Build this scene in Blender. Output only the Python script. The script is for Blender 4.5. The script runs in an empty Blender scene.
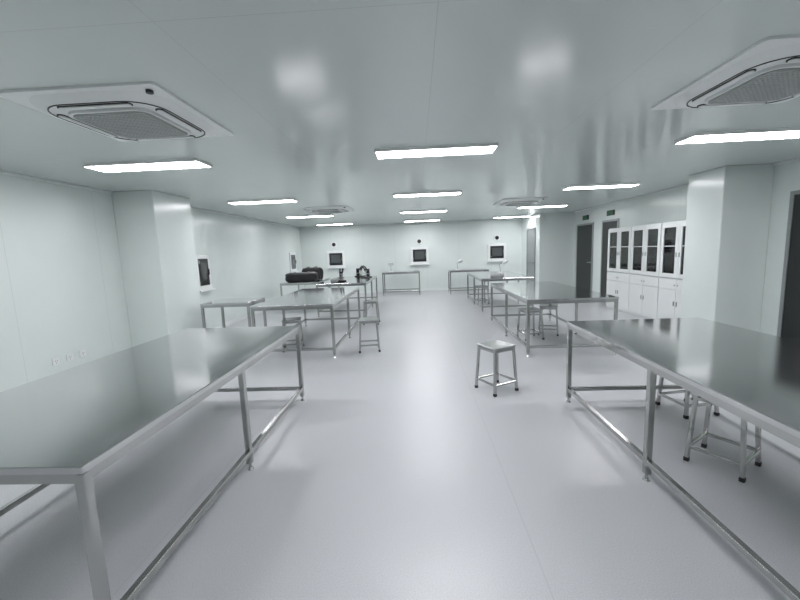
import bpy, bmesh, math, random
from mathutils import Vector, Matrix
random.seed(4)
CAMH=1.53; CEIL=2.51
# ------------------------------------------------------------ materials
def mat(name, col=(.8,.8,.8), rough=.5, metal=0, emis=None, es=0, spec=.5, coat=0, coat_r=.1):
    m=bpy.data.materials.new(name); m.use_nodes=True
    p=m.node_tree.nodes['Principled BSDF']
    p.inputs['Base Color'].default_value=(*col,1); p.inputs['Roughness'].default_value=rough
    p.inputs['Metallic'].default_value=metal; p.inputs['Specular IOR Level'].default_value=spec
    p.inputs['Coat Weight'].default_value=coat; p.inputs['Coat Roughness'].default_value=coat_r
    if emis: p.inputs['Emission Color'].default_value=(*emis,1); p.inputs['Emission Strength'].default_value=es
    return m
def N(m,t,**k):
    n=m.node_tree.nodes.new(t)
    for a,b in k.items(): setattr(n,a,b)
    return n
def math_n(m,op,a,b=None):
    n=N(m,'ShaderNodeMath',operation=op)
    for i,v in enumerate((a,b)):
        if v is None: continue
        if isinstance(v,(int,float)): n.inputs[i].default_value=v
        else: m.node_tree.links.new(v,n.inputs[i])
    return n.outputs[0]
def seamed(m,col,dark,seams,noise_amt=.04,noise_scale=3.0,speck=0,bump=0,bscale=60):
    """panel joints at regular spacing: seams=[(axis,period,offset,halfwidth)]"""
    L=m.node_tree.links; p=m.node_tree.nodes['Principled BSDF']
    tc=N(m,'ShaderNodeTexCoord'); sp=N(m,'ShaderNodeSeparateXYZ'); L.new(tc.outputs['Object'],sp.inputs[0])
    mask=None
    for ax,per,off,hw in seams:
        v=math_n(m,'ADD',sp.outputs[ax],off+1000*per)
        v=math_n(m,'MODULO',v,per)
        v=math_n(m,'SUBTRACT',v,per/2); v=math_n(m,'ABSOLUTE',v); v=math_n(m,'LESS_THAN',v,hw)
        mask=v if mask is None else math_n(m,'MAXIMUM',mask,v)
    nz=N(m,'ShaderNodeTexNoise'); nz.inputs['Scale'].default_value=noise_scale; nz.inputs['Detail'].default_value=3
    L.new(tc.outputs['Object'],nz.inputs['Vector'])
    mx=N(m,'ShaderNodeMix',data_type='RGBA'); L.new(nz.outputs[0],mx.inputs[0])
    mx.inputs[6].default_value=tuple(c*(1-noise_amt) for c in col)+(1,); mx.inputs[7].default_value=tuple(min(1,c*(1+noise_amt)) for c in col)+(1,)
    out=mx.outputs[2]
    if speck:
        n2=N(m,'ShaderNodeTexNoise'); n2.inputs['Scale'].default_value=180; n2.inputs['Detail'].default_value=2
        L.new(tc.outputs['Object'],n2.inputs['Vector'])
        m3=N(m,'ShaderNodeMix',data_type='RGBA',blend_type='MULTIPLY'); m3.inputs[0].default_value=1
        cr=N(m,'ShaderNodeValToRGB'); cr.color_ramp.elements[0].position=.35; cr.color_ramp.elements[0].color=(1-speck,)*3+(1,); cr.color_ramp.elements[1].position=.6; cr.color_ramp.elements[1].color=(1,1,1,1)
        L.new(n2.outputs[0],cr.inputs[0]); L.new(out,m3.inputs[6]); L.new(cr.outputs[0],m3.inputs[7]); out=m3.outputs[2]
    if mask is not None:
        m2=N(m,'ShaderNodeMix',data_type='RGBA'); L.new(mask,m2.inputs[0]); L.new(out,m2.inputs[6]); m2.inputs[7].default_value=(*dark,1); out=m2.outputs[2]
    L.new(out,p.inputs['Base Color'])
    if bump:
        n4=N(m,'ShaderNodeTexNoise'); n4.inputs['Scale'].default_value=bscale; n4.inputs['Detail'].default_value=3
        L.new(tc.outputs['Object'],n4.inputs['Vector'])
        b=N(m,'ShaderNodeBump'); b.inputs['Strength'].default_value=bump; b.inputs['Distance'].default_value=.01
        L.new(n4.outputs[0],b.inputs['Height']); L.new(b.outputs[0],p.inputs['Normal'])
def brushed(m,axis_scale=(1,1,1),base=.3,amt=.12):
    L=m.node_tree.links; p=m.node_tree.nodes['Principled BSDF']
    tc=N(m,'ShaderNodeTexCoord'); mp=N(m,'ShaderNodeMapping'); mp.inputs['Scale'].default_value=axis_scale
    L.new(tc.outputs['Object'],mp.inputs[0]); nz=N(m,'ShaderNodeTexNoise'); nz.inputs['Scale'].default_value=1; nz.inputs['Detail'].default_value=4
    L.new(mp.outputs[0],nz.inputs['Vector'])
    mr=N(m,'ShaderNodeMapRange'); mr.inputs[3].default_value=base-amt; mr.inputs[4].default_value=base+amt
    L.new(nz.outputs[0],mr.inputs[0]); L.new(mr.outputs[0],p.inputs['Roughness'])

WALLC=(.71,.772,.746)
M_wall_x=mat('wall_panel_lr',rough=.22); seamed(M_wall_x,WALLC,(.57,.62,.60),[(1,1.18,.35,.002)],.02)
M_wall_y=mat('wall_panel_fb',rough=.22); seamed(M_wall_y,WALLC,(.55,.60,.58),[(0,1.18,.2,.0025)],.02)
M_col=mat('column_panel',rough=.22); seamed(M_col,WALLC,(.45,.5,.48),[],.02)
M_ceil=mat('ceiling_panel',rough=.15); seamed(M_ceil,(.61,.665,.645),(.5,.54,.53),[(0,1.18,.47,.0016),(1,5.9,1.3,.0016)],.02)
M_floor=mat('floor_epoxy',rough=.31); seamed(M_floor,(.535,.55,.57),(.44,.455,.475),[(0,2.0,.45,.003)],.03,1.2,speck=.16,bump=.07,bscale=90)
M_trim=mat('trim_alu',(.72,.76,.75),.35)
M_top=mat('steel_top',(.60,.60,.605),.11,1); brushed(M_top,(60,2,2),.11,.025)
M_steel=mat('steel_tube',(.47,.475,.465),.2,1); brushed(M_steel,(20,20,20),.2,.05)
M_seat=mat('steel_seat',(.55,.56,.56),.25,1); brushed(M_seat,(90,4,4),.22,.04)
M_rub=mat('rubber',(.02,.02,.02),.6)
M_lamp=mat('lamp_diffuser',(1,1,1),.4,emis=(.98,.965,1.0),es=29.0)
M_white=mat('white_plastic',(.78,.81,.80),.35)
M_white2=mat('white_paint',(.74,.77,.76),.3)
M_grille=mat('grille_plastic',(.30,.32,.31),.5)
M_grille_rib=mat('grille_rib',(.5,.53,.52),.5)
M_dark=mat('dark_slot',(.02,.022,.024),.45)
M_grey=mat('grey_metal',(.33,.35,.35),.35,.6)
M_black=mat('black_plastic',(.012,.012,.014),.3)
M_fabric=mat('black_fabric',(.008,.008,.01),.5)
M_doorleaf=mat('dark_door',(.018,.021,.021),.3)
M_inside=mat('cabinet_inside',(.32,.34,.32),.6)
M_paper=mat('stored_files',(.30,.25,.19),.7)
M_glassd=mat('dark_glass',(.09,.10,.10),.06)
M_green=mat('exit_sign_face',(.02,.12,.06),.4)
M_glass=bpy.data.materials.new('cabinet_glass'); M_glass.use_nodes=True
nt=M_glass.node_tree; nt.nodes.clear()
o=nt.nodes.new('ShaderNodeOutputMaterial'); mx=nt.nodes.new('ShaderNodeMixShader'); tr=nt.nodes.new('ShaderNodeBsdfTransparent'); gl=nt.nodes.new('ShaderNodeBsdfGlossy'); fr=nt.nodes.new('ShaderNodeFresnel')
tr.inputs[0].default_value=(.85,.88,.86,1); gl.inputs['Roughness'].default_value=.05; fr.inputs[0].default_value=1.8
nt.links.new(fr.outputs[0],mx.inputs[0]); nt.links.new(tr.outputs[0],mx.inputs[1]); nt.links.new(gl.outputs[0],mx.inputs[2]); nt.links.new(mx.outputs[0],o.inputs[0])

# ------------------------------------------------------------ mesh builder
class B:
    def __init__(s,*mats): s.bm=bmesh.new(); s.mats=list(mats)
    def mi(s,m):
        if m not in s.mats: s.mats.append(m)
        return s.mats.index(m)
    def merge(s,t,m,M=None,smooth=False):
        if M is not None: t.transform(M)
        i=s.mi(m)
        for f in t.faces: f.material_index=i; f.smooth=smooth
        me=bpy.data.meshes.new('tmp'); t.to_mesh(me); t.free(); s.bm.from_mesh(me); bpy.data.meshes.remove(me)
    def box(s,lo,hi,m,bev=0,seg=2,M=None):
        t=bmesh.new(); c=[(a+b)/2 for a,b in zip(lo,hi)]; d=[abs(b-a) for a,b in zip(lo,hi)]
        bmesh.ops.create_cube(t,size=1,matrix=Matrix.Translation(c)@Matrix.Diagonal((*d,1)))
        if bev: bmesh.ops.bevel(t,geom=t.edges[:],offset=bev,segments=seg,affect='EDGES',profile=.5)
        s.merge(t,m,M,smooth=False)
    def bar(s,p,q,w,m,w2=None,bev=.003):
        p=Vector(p);q=Vector(q); d=q-p; L=d.length; w2=w2 or w
        t=bmesh.new(); bmesh.ops.create_cube(t,size=1,matrix=Matrix.Diagonal((w,w2,L,1)))
        if bev: bmesh.ops.bevel(t,geom=t.edges[:],offset=bev,segments=1,affect='EDGES')
        z=d.normalized(); x=Vector((1,0,0)) if abs(z.x)<.9 else Vector((0,1,0))
        y=z.cross(x).normalized(); x=y.cross(z)
        R=Matrix((x,y,z)).transposed().to_4x4()
        s.merge(t,m,Matrix.Translation((p+q)/2)@R)
    def cyl(s,p,q,r,m,r2=None,seg=20,cap=True):
        p=Vector(p);q=Vector(q); d=q-p
        t=bmesh.new(); bmesh.ops.create_cone(t,cap_ends=cap,segments=seg,radius1=r,radius2=r if r2 is None else r2,depth=d.length)
        R=d.to_track_quat('Z','Y').to_matrix().to_4x4()
        s.merge(t,m,Matrix.Translation((p+q)/2)@R,smooth=False)
    def prism(s,pts,z0,z1,m,M=None,hole=None,top=None):
        """polygon extruded z0..z1; hole = ring of same count; top = differing upper outline"""
        t=bmesh.new(); n=len(pts)
        a=[t.verts.new((x,y,z0)) for x,y in pts]; b=[t.verts.new((x,y,z1)) for x,y in (top or pts)]
        for i in range(n):
            j=(i+1)%n; t.faces.new((a[i],a[j],b[j],b[i]))
        if hole:
            c=[t.verts.new((x,y,z0)) for x,y in hole]; d=[t.verts.new((x,y,z1)) for x,y in hole]
            for i in range(n):
                j=(i+1)%n
                t.faces.new((c[j],c[i],d[i],d[j])); t.faces.new((a[j],a[i],c[i],c[j])); t.faces.new((b[i],b[j],d[j],d[i]))
        else:
            t.faces.new(a[::-1]); t.faces.new(b)
        bmesh.ops.recalc_face_normals(t,faces=t.faces[:])
        s.merge(t,m,M)
    def done(s,name,loc=(0,0,0),rz=0,sc=1):
        me=bpy.data.meshes.new(name); s.bm.to_mesh(me); s.bm.free()
        for m in s.mats: me.materials.append(m)
        o=bpy.data.objects.new(name,me); bpy.context.collection.objects.link(o)
        o.location=loc; o.rotation_euler=(0,0,rz); o.scale=(sc,)*3
        return o
def dup(o,loc,rz=0):
    n=bpy.data.objects.new(o.name.split('.')[0],o.data); bpy.context.collection.objects.link(n); n.location=loc; n.rotation_euler=(0,0,rz); return n
def simple(name,lo,hi,m,bev=0):
    b=B(m); b.box(lo,hi,m,bev); return b.done(name)
def rrect(w,h,r,seg=6):
    pts=[]
    for cx,cy,a0 in ((w/2-r,h/2-r,0),(-w/2+r,h/2-r,90),(-w/2+r,-h/2+r,180),(w/2-r,-h/2+r,270)):
        for i in range(seg+1):
            a=math.radians(a0+90*i/seg); pts.append((cx+r*math.cos(a),cy+r*math.sin(a)))
    return pts

# ------------------------------------------------------------ room
XL,XR,YB,YF=-4.3,4.9,14.0,-3.0
simple('floor',(XL-.2,YF-.2,-.1),(XR+.2,YB+.2,0),M_floor)
simple('ceiling',(XL-.2,YF-.2,CEIL),(XR+.2,YB+.2,CEIL+.1),M_ceil)
simple('wall_left',(XL-.12,YF,0),(XL,YB,CEIL),M_wall_x)
simple('wall_right',(XR,YF,0),(XR+.12,YB,CEIL),M_wall_x)
simple('wall_back',(XL-.12,YB,0),(XR+.12,YB+.12,CEIL),M_wall_y)
simple('wall_front',(XL-.12,YF-.12,0),(XR+.12,YF,CEIL),M_wall_y)
def column(lo,hi):
    b=B(M_col,M_trim); b.box((lo[0],lo[1],0),(hi[0],hi[1],CEIL),M_col,.012)
    return b.done('column')
column((XL,5.3),(-3.7,6.2))
column((4.25,5.5),(XR,6.2))
simple('wall_chase',(3.85,12.0,0),(XR,YB,CEIL),M_col)
# cove trims
def trim(name,lo,hi): simple(name,lo,hi,M_trim,.004)
trim('baseboard_left',(XL,YF,0),(XL+.02,5.3,.08)); trim('baseboard_left_far',(XL,6.2,0),(XL+.02,YB,.08))
trim('baseboard_back',(XL+.02,YB-.02,0),(3.85,YB,.08))
trim('baseboard_right',(XR-.02,YF,0),(XR,4.08,.08))
trim('trim_1',(XL,YF,CEIL-.03),(XL+.03,5.3,CEIL)); trim('trim_2',(XL,6.2,CEIL-.03),(XL+.03,YB,CEIL))
trim('trim_3',(XL+.03,YB-.03,CEIL-.03),(3.85,YB,CEIL)); trim('trim_4',(XR-.03,YF,CEIL-.03),(XR,5.5,CEIL)); trim('trim_5',(XR-.03,6.2,CEIL-.03),(XR,12,CEIL))

# ------------------------------------------------------------ ceiling lights
b=B(M_white,M_lamp)
b.box((-.59,-.145,0),(.59,-.135,.03),M_white); b.box((-.59,.135,0),(.59,.145,.03),M_white)
b.box((-.59,-.135,0),(-.58,.135,.03),M_white); b.box((.58,-.135,0),(.59,.135,.03),M_white)
b.box((-.58,-.135,.002),(.58,.135,.028),M_lamp)
first=b.done('ceiling_light_panel',(0.22,3.9,CEIL-.03))
for y in (.9,3.9,6.8,9.8,12.8):
    for x in (-2.72,.22,3.2):
        if (x,y)!=(.22,3.9): dup(first,(x,y,CEIL-.03))

# ------------------------------------------------------------ AC cassettes
def cassette():
    b=B(M_white,M_grille,M_dark)
    T=.06
    b.prism(rrect(.95,.95,.03),T-.014,T,M_white)
    b.prism(rrect(.74,.74,.2,8),.012,T-.014,M_white,top=rrect(.86,.86,.22,8))   # raised rounded body
    b.prism(rrect(.735,.735,.19,8),.008,.014,M_dark,hole=rrect(.722,.722,.185,8))
    for k in range(4):
        M=Matrix.Rotation(k*math.pi/2,4,'Z')
        b.prism([(x,y+.322) for x,y in rrect(.46,.05,.024)],.006,.016,M_dark,M)
        b.prism([(x,y+.322) for x,y in rrect(.445,.034,.016)],.001,.013,M_white,M)
    b.prism(rrect(.54,.54,.09,8),-.004,.014,M_white)
    b.prism(rrect(.50,.50,.075,8),-.008,-.003,M_grille)
    for i in range(17):
        v=-.225+i*.028125
        b.box((-.225,v-.003,-.013),(.225,v+.003,-.007),M_grille_rib)
        b.box((v-.003,-.225,-.013),(v+.003,.225,-.007),M_grille_rib)
    b.cyl((.40,-.40,.03),(.40,-.40,.05),.02,M_dark)
    return b
c0=cassette().done('ceiling_air_conditioner',(-1.90,2.63,CEIL-.06))
for p in ((2.24,2.56),(-1.9,8.55),(2.3,8.6)): dup(c0,(*p,CEIL-.06))

# ------------------------------------------------------------ worktables
def worktable(W,L,H=.8,mid=True):
    b=B(M_top,M_steel,M_rub); hx,hy=W/2,L/2
    b.box((-hx,-hy,H-.03),(hx,hy,H),M_top,.004)
    t=.038; ix,iy=hx-.0215,hy-.0215
    for s in (-1,1):
        b.bar((s*ix,-iy,H-.048),(s*ix,iy,H-.048),t,M_steel,bev=0)
        b.bar((-ix,s*iy,H-.048),(ix,s*iy,H-.048),t,M_steel,bev=0)
    ys=[-iy,0,iy] if mid else [-iy,iy]
    for x in (-ix,ix):
        for y in ys:
            b.bar((x,y,.045),(x,y,H-.03),t*1.02,M_steel)
            b.cyl((x,y,.012),(x,y,.05),.009,M_steel); b.cyl((x,y,0),(x,y,.014),.024,M_steel,r2=.014)
        b.bar((x,-iy,.13),(x,iy,.13),t*.9,M_steel)
    for y in ((-iy,iy) if mid else ys): b.bar((-ix,y,.13),(ix,y,.13),t*.9,M_steel)
    return b
wt=worktable(1.22,2.56).done('stainless_worktable',(-1.84,2.49,0))
dup(wt,(2.03,2.32,0)); dup(wt,(-1.84,6.6,0)); dup(wt,(2.10,6.42,0)); dup(wt,(-1.84,10.2,0)); dup(wt,(2.12,10.15,0))
ct=worktable(1.3,.7,mid=False).done('stainless_side_table',(-.55,13.2,0))
dup(ct,(1.75,13.0,0)); 
worktable(.8,.65,mid=False).done('stainless_side_table',(-3.1,6.15,0)) 
worktable(1.0,1.5,mid=False).done('stainless_side_table',(-3.1,10.4,0))

# ------------------------------------------------------------ stools
def stool():
    b=B(M_seat,M_steel,M_rub); H=.50; s=.125; f=.15
    b.box((-.145,-.145,H-.022),(.145,.145,H),M_seat,.006)
    for sx in (-1,1):
        for sy in (-1,1):
            b.bar((sx*f,sy*f,.02),(sx*s,sy*s,H-.02),.026,M_steel)
            b.box((sx*f-.015,sy*f-.015,0),(sx*f+.015,sy*f+.015,.03),M_rub,.003)
    g=.146
    for a in (-1,1):
        b.bar((-g,a*g,.11),(g,a*g,.11),.022,M_steel); b.bar((a*g,-g,.11),(a*g,g,.11),.022,M_steel)
        b.bar((-s,a*s,H-.04),(s,a*s,H-.04),.026,M_steel); b.bar((a*s,-s,H-.04),(a*s,s,H-.04),.026,M_steel)
    return b
st=stool().done('steel_stool',(.82,3.95,0),math.radians(30))
for x,y,r in ((2.05,2.5,35),(2.4,3.35,10),(1.85,6.2,12),(2.25,6.5,-20),(-.78,5.72,8),(-2.05,5.9,15),(-1.0,7.9,0),(1.75,10.3,10)):
    dup(st,(x,y,0),math.radians(r))

# ------------------------------------------------------------ cabinets on the right wall
def cabinet():
    b=B(M_white2,M_inside,M_glass,M_black); W,D,H=.95,.40,1.85
    hw=W/2
    b.box((-D+.02,-hw,0),(0,hw,.86),M_white2,.003)
    b.box((-.012,-hw,.86),(0,hw,H),M_white2)
    b.box((-.02,-hw+.02,.88),(-.012,hw-.02,H-.03),M_inside)
    for y in (-hw,hw-.018): b.box((-D+.02,y,.86),(-.012,y+.018,H),M_white2)
    b.box((-D+.02,-hw,H-.03),(0,hw,H),M_white2,.002)
    for z in (1.15,1.45): b.box((-D+.05,-hw+.02,z),(-.02,hw-.02,z+.015),M_inside)
    for z in (.86,1.165,1.465):
        y=-hw+.05
        while y<hw-.15:
            w=random.uniform(.04,.09); 
            if random.random()<.6: b.box((-D+.12,y,z),(-.06,y+w,z+random.uniform(.12,.24)),M_paper)
            y+=w+.01
    for y0,y1,hs in ((-hw+.004,-.003,1),(.003,hw-.004,-1)):
        b.box((-D,y0,.05),(-D+.02,y1,.66),M_white2,.003)
        b.box((-D,y0,.67),(-D+.02,y1,.85),M_white2,.003)
        f=.075
        b.box((-D,y0,.87),(-D+.02,y0+f,H-.02),M_white2); b.box((-D,y1-f,.87),(-D+.02,y1,H-.02),M_white2)
        b.box((-D,y0+f,.87),(-D+.02,y1-f,.87+f),M_white2); b.box((-D,y0+f,H-.02-f),(-D+.02,y1-f,H-.02),M_white2)
        b.box((-D+.008,y0+f,.87+f),(-D+.012,y1-f,H-.02-f),M_glass)
        b.box((-D-.001,y0+f-.006,1.42),(-D+.014,y1-f+.006,1.435),M_white2)
        yh=y1-.035 if hs>0 else y0+.035
        for z in (1.28,.42,.745): b.box((-D-.012,yh-.009,z-.04 if z!=.745 else z-.012),(-D,yh+.009,z+.04 if z!=.745 else z+.012),M_grey,.003)
    b.box((-D+.03,-hw,0),(-D+.04,hw,.05),M_dark)
    return b
for y in (6.70,7.66,8.62): cabinet().done('filing_cabinet',(XR-.005,y,0))

# ------------------------------------------------------------ doors
def door(name,xw,y0,y1,side=-1,leaf=M_doorleaf,H=2.1):
    b=B(M_grey,leaf,M_glassd); f=.05; s=side
    X=lambda d:(min(xw,xw+s*d),max(xw,xw+s*d))
    a,c=X(.03)
    b.box((a,y0,0),(c,y0+f,H),M_grey,.003); b.box((a,y1-f,0),(c,y1,H),M_grey,.003); b.box((a,y0+f,H-f),(c,y1-f,H),M_grey,.003)
    a,c=X(.018)
    b.box((a,y0+f,.005),(c,y1-f,H-f),leaf)
    b.cyl((xw+s*.018,y0+.12,1.0),(xw+s*.065,y0+.12,1.0),.012,M_grey); b.bar((xw+s*.06,y0+.11,1.0),(xw+s*.06,y0+.24,1.0),.018,M_grey)
    b.cyl((xw+s*.018,y0+.12,1.0),(xw+s*.024,y0+.12,1.0),.028,M_grey)
    return b.done(name)
door('door_1',XR,4.1,5.22)
door('door_2',XR,9.4,10.2)
door('door_3',XR,10.7,11.75)
door('door_4',3.85,12.4,13.3,leaf=M_grey)
for y in (9.8,11.2):
    b=B(M_black,M_green); b.box((XR-.03,y-.17,2.2),(XR,y+.17,2.33),M_black,.004); b.box((XR-.034,y-.15,2.215),(XR-.03,y+.15,2.315),M_green); b.done('exit_sign')

# ------------------------------------------------------------ transfer windows
def passbox(w,h):
    b=B(M_white,M_steel,M_glassd,M_black); t=.085
    b.box((-w/2,-.04,-h/2),(-w/2+t,0,h/2),M_white,.006); b.box((w/2-t,-.04,-h/2),(w/2,0,h/2),M_white,.006)
    b.box((-w/2+t,-.04,h/2-t),(w/2-t,0,h/2),M_white,.006); b.box((-w/2+t,-.04,-h/2),(w/2-t,0,-h/2+t),M_white,.006)
    a,c=w/2-t,h/2-t
    b.box((-a,-.05,-c),(a,-.002,c),M_black,.006)
    b.box((-a+.07,-.054,-c+.09),(a-.07,-.05,c-.07),M_glassd)
    b.box((a-.03,-.075,-.06),(a-.012,-.05,.06),M_steel,.003)
    for z in (-c+.07,c-.07): b.box((-a-.01,-.058,z-.03),(-a+.02,-.05,z+.03),M_steel,.002)
    b.box((-w/2-.02,-.1,-h/2-.03),(w/2+.02,0,-h/2),M_white,.006)
    return b
pb=passbox(.66,.62)
p0=pb.done('transfer_window',(-3.0,YB,1.30)); dup(p0,(.12,YB,1.32)); dup(p0,(2.95,YB,1.34))
passbox(.5,.7).done('transfer_window',(XL,7.35,1.25),math.radians(90))
passbox(.6,.65).done('transfer_window',(XL,12.9,1.28),math.radians(90))
for x,z in ((.12,1.84),(2.95,1.86),(-3.05,1.84)):
    b=B(M_white,M_black); b.box((x-.09,YB-.03,z-.09),(x+.09,YB,z+.09),M_white,.006); b.cyl((x,YB-.03,z),(x,YB-.045,z),.07,M_black); b.done('wall_alarm')
for y in (4.12,4.30,4.48):
    b=B(M_white,M_dark); b.box((XL,y-.043,.34),(XL+.012,y+.043,.426),M_white,.003)
    for dy,dz in ((-.012,.39),(.012,.39),(0,.365)): b.box((XL+.012,y+dy-.003,dz-.006),(XL+.0128,y+dy+.003,dz+.006),M_dark)
    b.done('wall_outlet')

# ------------------------------------------------------------ things on the far tables
def microscope():
    b=B(M_black,M_grey,M_white)
    b.box((-.1,-.13,0),(.1,.13,.035),M_black,.012); b.box((-.035,.06,.03),(.035,.125,.26),M_black,.012)
    b.box((-.04,-.06,.24),(.04,.125,.29),M_black,.012); b.box((-.075,-.09,.12),(.075,.06,.135),M_grey,.003)
    b.cyl((0,-.03,.24),(0,-.03,.20),.035,M_grey); b.cyl((0,-.03,.2),(0,-.03,.15),.012,M_grey); b.cyl((.02,-.045,.2),(.03,-.06,.16),.01,M_grey)
    for s in (-1,1):
        b.cyl((s*.03,-.02,.28),(s*.032,-.12,.38),.018,M_black); b.cyl((s*.035,.09,.1),(s*.065,.09,.1),.022,M_grey)
    b.cyl((0,-.02,.035),(0,-.02,.09),.03,M_grey)
    return b
m0=microscope().done('microscope',(-1.95,9.6,.8),.3)
for p,r in (((-1.45,10.7,.8),-.4),((-1.7,11.2,.8),.9)): dup(m0,p,r)
for o in bpy.data.objects:
    if o.name.startswith('microscope'): o.scale=(1.1,1.1,.85)
def lamp():
    b=B(M_white,M_grey); b.cyl((0,0,0),(0,0,.025),.08,M_white); b.cyl((0,0,.02),(.0,.03,.24),.01,M_grey); b.cyl((0,.03,.24),(0,-.1,.30),.01,M_grey)
    b.cyl((0,-.1,.33),(0,-.14,.27),.035,M_white,r2=.10); return b
l0=lamp().done('desk_lamp',(-.9,13.1,.8)); dup(l0,(1.4,12.95,.8),.5); dup(l0,(2.4,10.9,.8),.9)
def duffel(w,d,h):
    b=B(M_fabric,M_black)
    t=bmesh.new(); bmesh.ops.create_cube(t,size=1); bmesh.ops.subdivide_edges(t,edges=t.edges[:],cuts=9,use_grid_fill=True)
    for v in t.verts:
        p=v.co*2; n=(abs(p.x)**7+abs(p.y)**5+abs(p.z)**5)**(1/5.6)
        mxv=max(abs(p.x),abs(p.y),abs(p.z)); k=mxv/max(n,1e-4)
        q=p*k
        q+= Vector((math.sin(9*p.y+3*p.z),math.sin(7*p.x+2),math.sin(8*p.x+5*p.y)))*.05
        v.co=Vector((q.x*w/2,q.y*d/2,max(q.z,-.97)*h/2+h/2*.97))
    b.merge(t,M_fabric,smooth=True)
    for x in (-.22*w,.22*w):
        pr=None
        for i in range(13):
            a=math.pi*i/12; p=Vector((x+.02*math.sin(a*2),-math.cos(a)*d*.5,h*.45+math.sin(a)*h*.62))
            if pr is not None: b.bar(pr,p,.035,M_black,.008,bev=0)
            pr=p
    b.bar((-w*.42,0,h*.985),(w*.42,0,h*.985),.02,M_grey,.01)
    return b
duffel(.82,.42,.25).done('black_duffel_bag',(-3.08,9.93,.8),.08)
duffel(.55,.36,.35).done('black_duffel_bag',(-2.95,10.5,.8),-.3)

# ------------------------------------------------------------ world, camera
w=bpy.data.worlds.new('world'); bpy.context.scene.world=w; w.use_nodes=True
w.node_tree.nodes['Background'].inputs[0].default_value=(.5,.55,.55,1); w.node_tree.nodes['Background'].inputs[1].default_value=.2
F=375; th,ph,ro=.0477,.131,.038
fwd=Vector((-math.sin(th)*math.cos(ph),math.cos(th)*math.cos(ph),-math.sin(ph)))
r0=Vector((math.cos(th),math.sin(th),0)); u0=r0.cross(fwd)
R=r0*math.cos(ro)-u0*math.sin(ro); U=r0*math.sin(ro)+u0*math.cos(ro)
cd=bpy.data.cameras.new('camera'); cam=bpy.data.objects.new('camera',cd); bpy.context.collection.objects.link(cam)
cam.matrix_world=Matrix.Translation((0,0,CAMH))@Matrix((R,U,-fwd)).transposed().to_4x4()
cd.sensor_width=36; cd.lens=36*F/800; cd.clip_start=.02
bpy.context.scene.camera=cam
bpy.context.scene.view_settings.view_transform='Standard'
